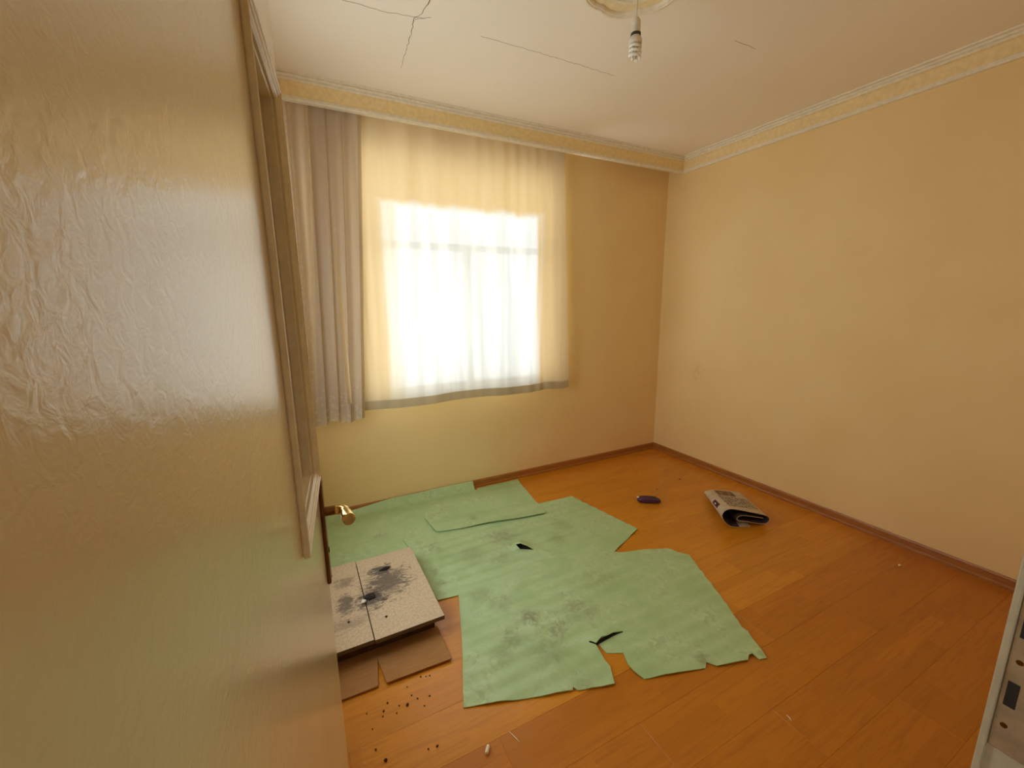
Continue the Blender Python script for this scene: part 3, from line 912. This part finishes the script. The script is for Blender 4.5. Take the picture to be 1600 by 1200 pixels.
# torn tongue lying lower inside the front sheet's notch
tongue = [(1.058, 1.262), (1.060, 1.198), (1.123, 1.167), (1.147, 1.218), (1.198, 1.248), (1.170, 1.275), (1.110, 1.278)]
tg = sheet('torn_flap', tongue, lambda x, y: 0.0004 + 0.002 * (y - 1.167) / 0.08, sheet_material('green_underlay_flap', [], 30.2), step=0.015, thick=0.003)
tg.parent = sD
shade_patch([(1.022, 1.275), (1.045, 1.249), (1.115, 1.254), (1.150, 1.256), (1.205, 1.254), (1.190, 1.285), (1.11, 1.300)], sD, 0.0052)
tg.location = (tg.location.x - sD.location.x, tg.location.y - sD.location.y, 0)

# ------------------------------------------------------------------ cardboard box with two stone tiles on top
BX0, BX1, BY0, BY1, BZ = -0.17, 0.440, 1.690, 2.245, 0.078
box = tag(empty('cardboard_box', (0.13, 1.95, 0)), 'low brown cardboard carton with a slit flap spread on the floor', 'box')
into(box, link('box_body', box_bm((BX0, BY0, 0.0005), (BX1, BY1, BZ), 0.002), M['shaded_card']))
def flap(poly, z0, tz=0.005, fold=None):
    bm = bmesh.new()
    a = [bm.verts.new((x, y, z0 + (fold(x, y) if fold else 0))) for x, y in poly]
    b = [bm.verts.new((x, y, z0 + tz + (fold(x, y) if fold else 0))) for x, y in poly]
    m = len(poly)
    for i in range(m):
        j = (i + 1) % m
        bm.faces.new((a[i], a[j], b[j], b[i]))
    bm.faces.new(list(reversed(a))); bm.faces.new(b)
    return bm
lift = lambda x, y: 0.008 * max(0, (BY0 - y)) / 0.21
into(box, link('flap', flap([(0.170, 1.689), (0.452, 1.689), (0.450, 1.476), (0.180, 1.486), (0.168, 1.620)], 0.001, fold=lift), M['cardboard']))
into(box, link('flap', flap([(-0.17, 1.689), (0.1695, 1.689), (0.1675, 1.620), (0.146, 1.490), (-0.17, 1.499)], 0.001, fold=lambda x, y: lift(x, y) * 0.6), M['cardboard']))

def tile(x0, x1, y0, y1, z0, th, label, loc_rot=0.0):
    cx, cy = (x0 + x1) / 2, (y0 + y1) / 2
    o = link('stone_tile', box_bm((x0 - cx, y0 - cy, 0), (x1 - cx, y1 - cy, th), 0.0025), M['tile'])
    o.data.materials.append(M['tile_side'])
    for p in o.data.polygons:
        if p.normal.z < 0.5:
            p.material_index = 1  # all faces but the top take the darker brown
    o.location = (cx, cy, z0); o.rotation_euler = (0, 0, loc_rot)
    return tag(o, label, 'tile', 'stone tiles on the carton')
tile(0.162, 0.470, 1.630, 2.254, BZ + 0.0005, 0.021, 'beige speckled stone tile with the largest soot burn, on the carton', 0.008)
tile(-0.150, 0.159, 1.634, 2.258, BZ + 0.0005, 0.021, 'beige speckled stone tile half hidden behind the open door', 0.008)
TT = BZ + 0.0215
def lump(name, loc, size, mat, sub=2, flat=0.5, seed=0.0, rz=0.0):
    bm = bmesh.new()
    bmesh.ops.create_icosphere(bm, subdivisions=sub, radius=1.0)
    for v in bm.verts:
        v.co *= 1 + 0.45 * noise.noise(v.co * 1.9 + Vector((seed, seed, 0)))
        v.co.x *= size[0]; v.co.y *= size[1]; v.co.z *= size[2]
    mz = min(v.co.z for v in bm.verts)
    for v in bm.verts:
        v.co.z -= mz
    o = link(name, bm, mat)
    o.location = loc; o.rotation_euler = (0, 0, rz)
    return o
tag(lump('ash_lump', (0.186, 1.915, TT), (0.026, 0.022, 0.008), M['ash'], seed=1.0), 'black ash lump at the tile seam beside the white bit', 'ash')
tag(lump('ash_lump', (0.292, 2.105, TT), (0.030, 0.010, 0.006), M['ash'], seed=5.0, rz=0.2), 'long black ash flake at the far end of the burn', 'ash')
tag(lump('white_bit', (0.1535, 1.888, TT), (0.011, 0.010, 0.009), M['pvc'], seed=2.0), 'tiny white bit lying at the seam of the stone tiles', 'crumb')
tag(lump('ash_crumb', (0.232, 1.745, TT), (0.0065, 0.0055, 0.003), M['ash'], 1, seed=9.0), 'small black speck near the front edge of the right tile', 'ash')
tag(lump('ash_crumb', (0.075, 1.79, TT), (0.006, 0.005, 0.003), M['ash'], 1, seed=4.0), 'small black speck on the left tile', 'ash')

# ------------------------------------------------------------------ folded newspaper
P0 = Vector((2.460, 1.618, 0)); cdir = Vector((0.926, -0.377, 0)); adir = Vector((0.377, 0.926, 0))
prof = [(0.150, 0.002), (0.100, 0.003), (0.050, 0.003), (0.010, 0.010), (-0.028, 0.034), (-0.055, 0.068), (-0.058, 0.098), (-0.036, 0.120), (0.004, 0.127), (0.069, 0.116),
        (0.136, 0.101), (0.206, 0.085), (0.265, 0.068), (0.284, 0.045), (0.272, 0.022), (0.245, 0.014), (0.165, 0.026), (0.112, 0.038), (0.066, 0.043), (0.048, 0.056), (0.057, 0.074), (0.090, 0.080), (0.156, 0.070), (0.236, 0.056)]
def smooth_path(P, k=4):
    out = []
    for i in range(len(P) - 1):
        p0 = P[max(i - 1, 0)]; p1 = P[i]; p2 = P[i + 1]; p3 = P[min(i + 2, len(P) - 1)]
        for j in range(k):
            t = j / k
            out.append(tuple(0.5 * (2 * p1[q] + (p2[q] - p0[q]) * t + (2 * p0[q] - 5 * p1[q] + 4 * p2[q] - p3[q]) * t * t + (3 * p1[q] - p0[q] - 3 * p2[q] + p3[q]) * t ** 3) for q in (0, 1)))
    out.append(P[-1])
    return out
SP = smooth_path(prof)
LEN = 0.44
def news_pt(c, z, t, lift_=0.0):
    """t runs 0 (front mouth) to 1 (back end); the roll flattens and drifts sideways to the back"""
    flat = 1.12 - 0.60 * t
    cc = 0.11 + (c - 0.11) * (1 - 0.14 * t) + 0.105 * t
    p = P0 + cdir * cc + adir * (t * LEN)
    return Vector((p.x, p.y, max(0.0015, z * flat) + lift_))
news = tag(empty('newspaper', (2.66, 1.78, 0)), 'folded newspaper rolled open at one end near the right wall', 'newspaper')
TPAP = 0.0035
def offset_path(P, d):
    out = []
    for i, p in enumerate(P):
        a = P[max(i - 1, 0)]; b = P[min(i + 1, len(P) - 1)]
        tx, tz = b[0] - a[0], b[1] - a[1]; L = math.hypot(tx, tz) or 1
        out.append((p[0] - tz / L * d, p[1] + tx / L * d))
    return out
OUT = SP; INN = offset_path(SP, -TPAP)
if True:
    bm = bmesh.new(); NTt = 8
    R1 = [[bm.verts.new(news_pt(c, z, t / NTt)) for c, z in OUT] for t in range(NTt + 1)]
    R2 = [[bm.verts.new(news_pt(c, z, t / NTt)) for c, z in INN] for t in range(NTt + 1)]
    for t in range(NTt):
        for i in range(len(OUT) - 1):
            bm.faces.new((R1[t][i], R1[t][i + 1], R1[t + 1][i + 1], R1[t + 1][i]))
            bm.faces.new((R2[t][i], R2[t + 1][i], R2[t + 1][i + 1], R2[t][i + 1]))
    for t in (0, NTt):
        for i in range(len(OUT) - 1):
            bm.faces.new((R1[t][i], R2[t][i], R2[t][i + 1], R1[t][i + 1]))
    for i in (0, len(OUT) - 1):
        for t in range(NTt):
            bm.faces.new((R1[t][i], R1[t + 1][i], R2[t + 1][i], R2[t][i]))
    pg = into(news, link('pages', bm, M['paper'], smooth=True, normals=False))
    pg.data.materials.append(M['paper_shaded'])  # darkened copy: shade inside the roll put into the paper colour
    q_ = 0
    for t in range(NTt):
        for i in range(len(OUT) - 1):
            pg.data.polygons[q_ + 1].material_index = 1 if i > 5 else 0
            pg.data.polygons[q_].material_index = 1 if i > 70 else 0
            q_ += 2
# print on the upper face: position along the profile (s index) and along the roll
def on_top(s, t, lift_=0.0007):
    f = s * 4.0
    i = min(int(f), len(SP) - 2); w = f - i
    c = SP[i][0] * (1 - w) + SP[i + 1][0] * w; z = SP[i][1] * (1 - w) + SP[i + 1][1] * w
    return news_pt(c, z, t, lift_)
def patch(bm, s0, s1, t0, t1, ns=6, nt=4, lift_=0.0007, skew=0.0):
    V = [[bm.verts.new(on_top(s0 + (s1 - s0) * i / ns, t0 + (t1 - t0) * j / nt + skew * i / ns, lift_)) for i in range(ns + 1)] for j in range(nt + 1)]
    for j in range(nt):
        for i in range(ns):
            bm.faces.new((V[j][i], V[j][i + 1], V[j + 1][i + 1], V[j + 1][i]))
    return bm
into(news, link('printed_picture', patch(bmesh.new(), 8.3, 10.6, 0.70, 0.96, lift_=0.0010), M['photo']))
into(news, link('printed_picture', patch(bmesh.new(), 8.7, 10.2, 0.75, 0.90, lift_=0.0016), M['photo2']))
into(news, link('printed_picture', patch(bmesh.new(), 9.1, 9.9, 0.78, 0.87, lift_=0.0022), M['photo']))
into(news, link('dark_panel', patch(bmesh.new(), 4.4, 6.9, 0.25, 0.50, 20, 4, lift_=0.0022), M['ink_dark']))
into(news, link('panel_mark', patch(bmesh.new(), 6.0, 6.35, 0.36, 0.42, 4, 2, lift_=0.0032), M['pale']))
# headline letters: unreadable in the photograph, so short bars and strokes in rows
bm = bmesh.new()
rnd = random.Random(4)
for r_, (sa, sb) in enumerate(((8.1, 8.95), (9.1, 9.95), (10.1, 10.85), (11.0, 11.6))):
    t = 0.14 + 0.02 * r_
    while t < 0.60:
        wd = rnd.uniform(0.045, 0.075)
        patch(bm, sa, sb, t, t + wd * 0.30, 3, 1, 0.0012)
        kind = rnd.randrange(3)
        if kind:
            patch(bm, sa, sa + (sb - sa) * 0.28, t, t + wd * 0.8, 2, 1, 0.0012)
        if kind != 1:
            patch(bm, sb - (sb - sa) * 0.28, sb, t, t + wd * 0.8, 2, 1, 0.0012)
        t += wd * 1.15
o = into(news, link('headline', bm, M['ink'])); o['kind'] = 'stuff'

# ------------------------------------------------------------------ small purple case
pc = tag(empty('purple_case', (2.262, 2.150, 0), math.atan2(2.105 - 2.19, 2.335 - 2.195)), 'small rounded purple plastic case with a pale tip', 'case')
def rounded_body(L, Wd, Ht, ex=2.6):
    bm = bmesh.new()
    bmesh.ops.create_uvsphere(bm, u_segments=40, v_segments=20, radius=1)
    for v in bm.verts:
        x, y, z = v.co
        q = (abs(x) ** ex + abs(y) ** ex + abs(z) ** ex) ** (1 / ex)
        v.co = (x / q * L, y / q * Wd, (z / q + 1) * Ht)
        v.co.z *= 1 - 0.18 * (v.co.x / L) ** 2 - 0.12 * (v.co.x / L)
    return bm
def child(parent, o):
    o.parent = parent
    return o
body = child(pc, link('case_body', rounded_body(0.088, 0.033, 0.0225, 3.2), M['purple'], smooth=True))
bm = rounded_body(0.050, 0.009, 0.0022)
bmesh.ops.translate(bm, vec=(0.004, 0.0, 0.0425), verts=bm.verts)
child(pc, link('recess', bm, M['dark_purple'], smooth=True))
bm = rounded_body(0.010, 0.011, 0.006)
bmesh.ops.translate(bm, vec=(-0.080, 0.008, 0.030), verts=bm.verts)
child(pc, link('tip', bm, M['pale'], smooth=True))

# ------------------------------------------------------------------ litter on the floor
bm = bmesh.new(); add_tube(bm, [(0.430, 1.060, 0.0068), (0.4315, 1.0625, 0.0068), (0.444, 1.078, 0.0068), (0.446, 1.081, 0.0068)], 0.0065, 12, [0.0055, 0.0066, 0.0066, 0.0058])
tag(link('cigarette_filter', bm, M['filter'], smooth=True), 'short cream cigarette filter on the floor in the foreground', 'litter')
bm = bmesh.new(); add_tube(bm, [(0.548, 1.045, 0.0022), (0.541, 1.068, 0.003), (0.533, 1.092, 0.0022)], 0.002, 8, [0.0009, 0.0020, 0.0011])
tag(link('splinter', bm, M['filter'], smooth=True), 'thin pale splinter lying near the cigarette filter', 'litter')
bm = bmesh.new(); add_tube(bm, [(1.462, 0.655, 0.0016), (1.466, 0.664, 0.002), (1.468, 0.674, 0.0016)], 0.002, 8, [0.0007, 0.0014, 0.0008])
tag(link('splinter', bm, M['filter'], smooth=True), 'tiny pale splinter on the bare floor right of the largest sheet', 'litter')
tag(lump('crumb', (2.943, 0.895, 0), (0.0085, 0.0075, 0.006), M['filter'], 2, seed=3.0), 'pale crumb alone on the floor near the right wall', 'crumb')
tag(lump('crumb', (2.62, 2.36, 0), (0.006, 0.005, 0.004), M['filter'], 1, seed=6.0), 'tiny pale crumb on the floor behind the newspaper', 'crumb')
tag(lump('crumb', (2.80, 2.33, 0), (0.008, 0.006, 0.005), M['crumb'], 1, seed=7.0), 'dark crumb on the floor by the far right skirting', 'crumb')
tag(lump('crumb', (2.48, 2.28, 0), (0.007, 0.006, 0.004), M['crumb'], 1, seed=8.0), 'dark crumb on the floor beyond the purple case', 'crumb')
proto = None
spots = [(0.233, 1.363, 1.5), (0.099, 1.251, 1.0), (0.122, 1.20, 1.5), (0.319, 1.360, 1.0), (0.257, 1.395, 0.8), (0.274, 1.371, 0.9), (0.167, 1.407, 0.9), (0.148, 1.38, 1.0),
         (0.205, 1.375, 0.8), (0.19, 1.35, 0.7), (0.142, 1.36, 0.8), (0.31, 1.46, 0.9), (0.33, 1.452, 0.7), (0.345, 1.448, 0.8), (0.29, 1.33, 0.8), (0.10, 1.33, 0.7), (0.26, 1.17, 0.9), (0.29, 1.165, 1.1), (0.09, 1.40, 0.8), (0.15, 1.155, 0.9), (0.25, 1.44, 0.7)]
for (x, y, s) in spots:
    if proto is None:
        proto = lump('soot_crumb', (x, y, 0), (0.0042, 0.0036, 0.003), M['crumb'], 1, seed=2.5)
        tag(proto, 'tiny dark crumb scattered on the floor before the carton flap', 'crumb', 'dark crumbs before the carton')
        o = proto
    else:
        o = proto.copy(); COL.objects.link(o)
    o.location = (x, y, 0); o.scale = (s, s, s); o.rotation_euler = (0, 0, random.uniform(0, 6))
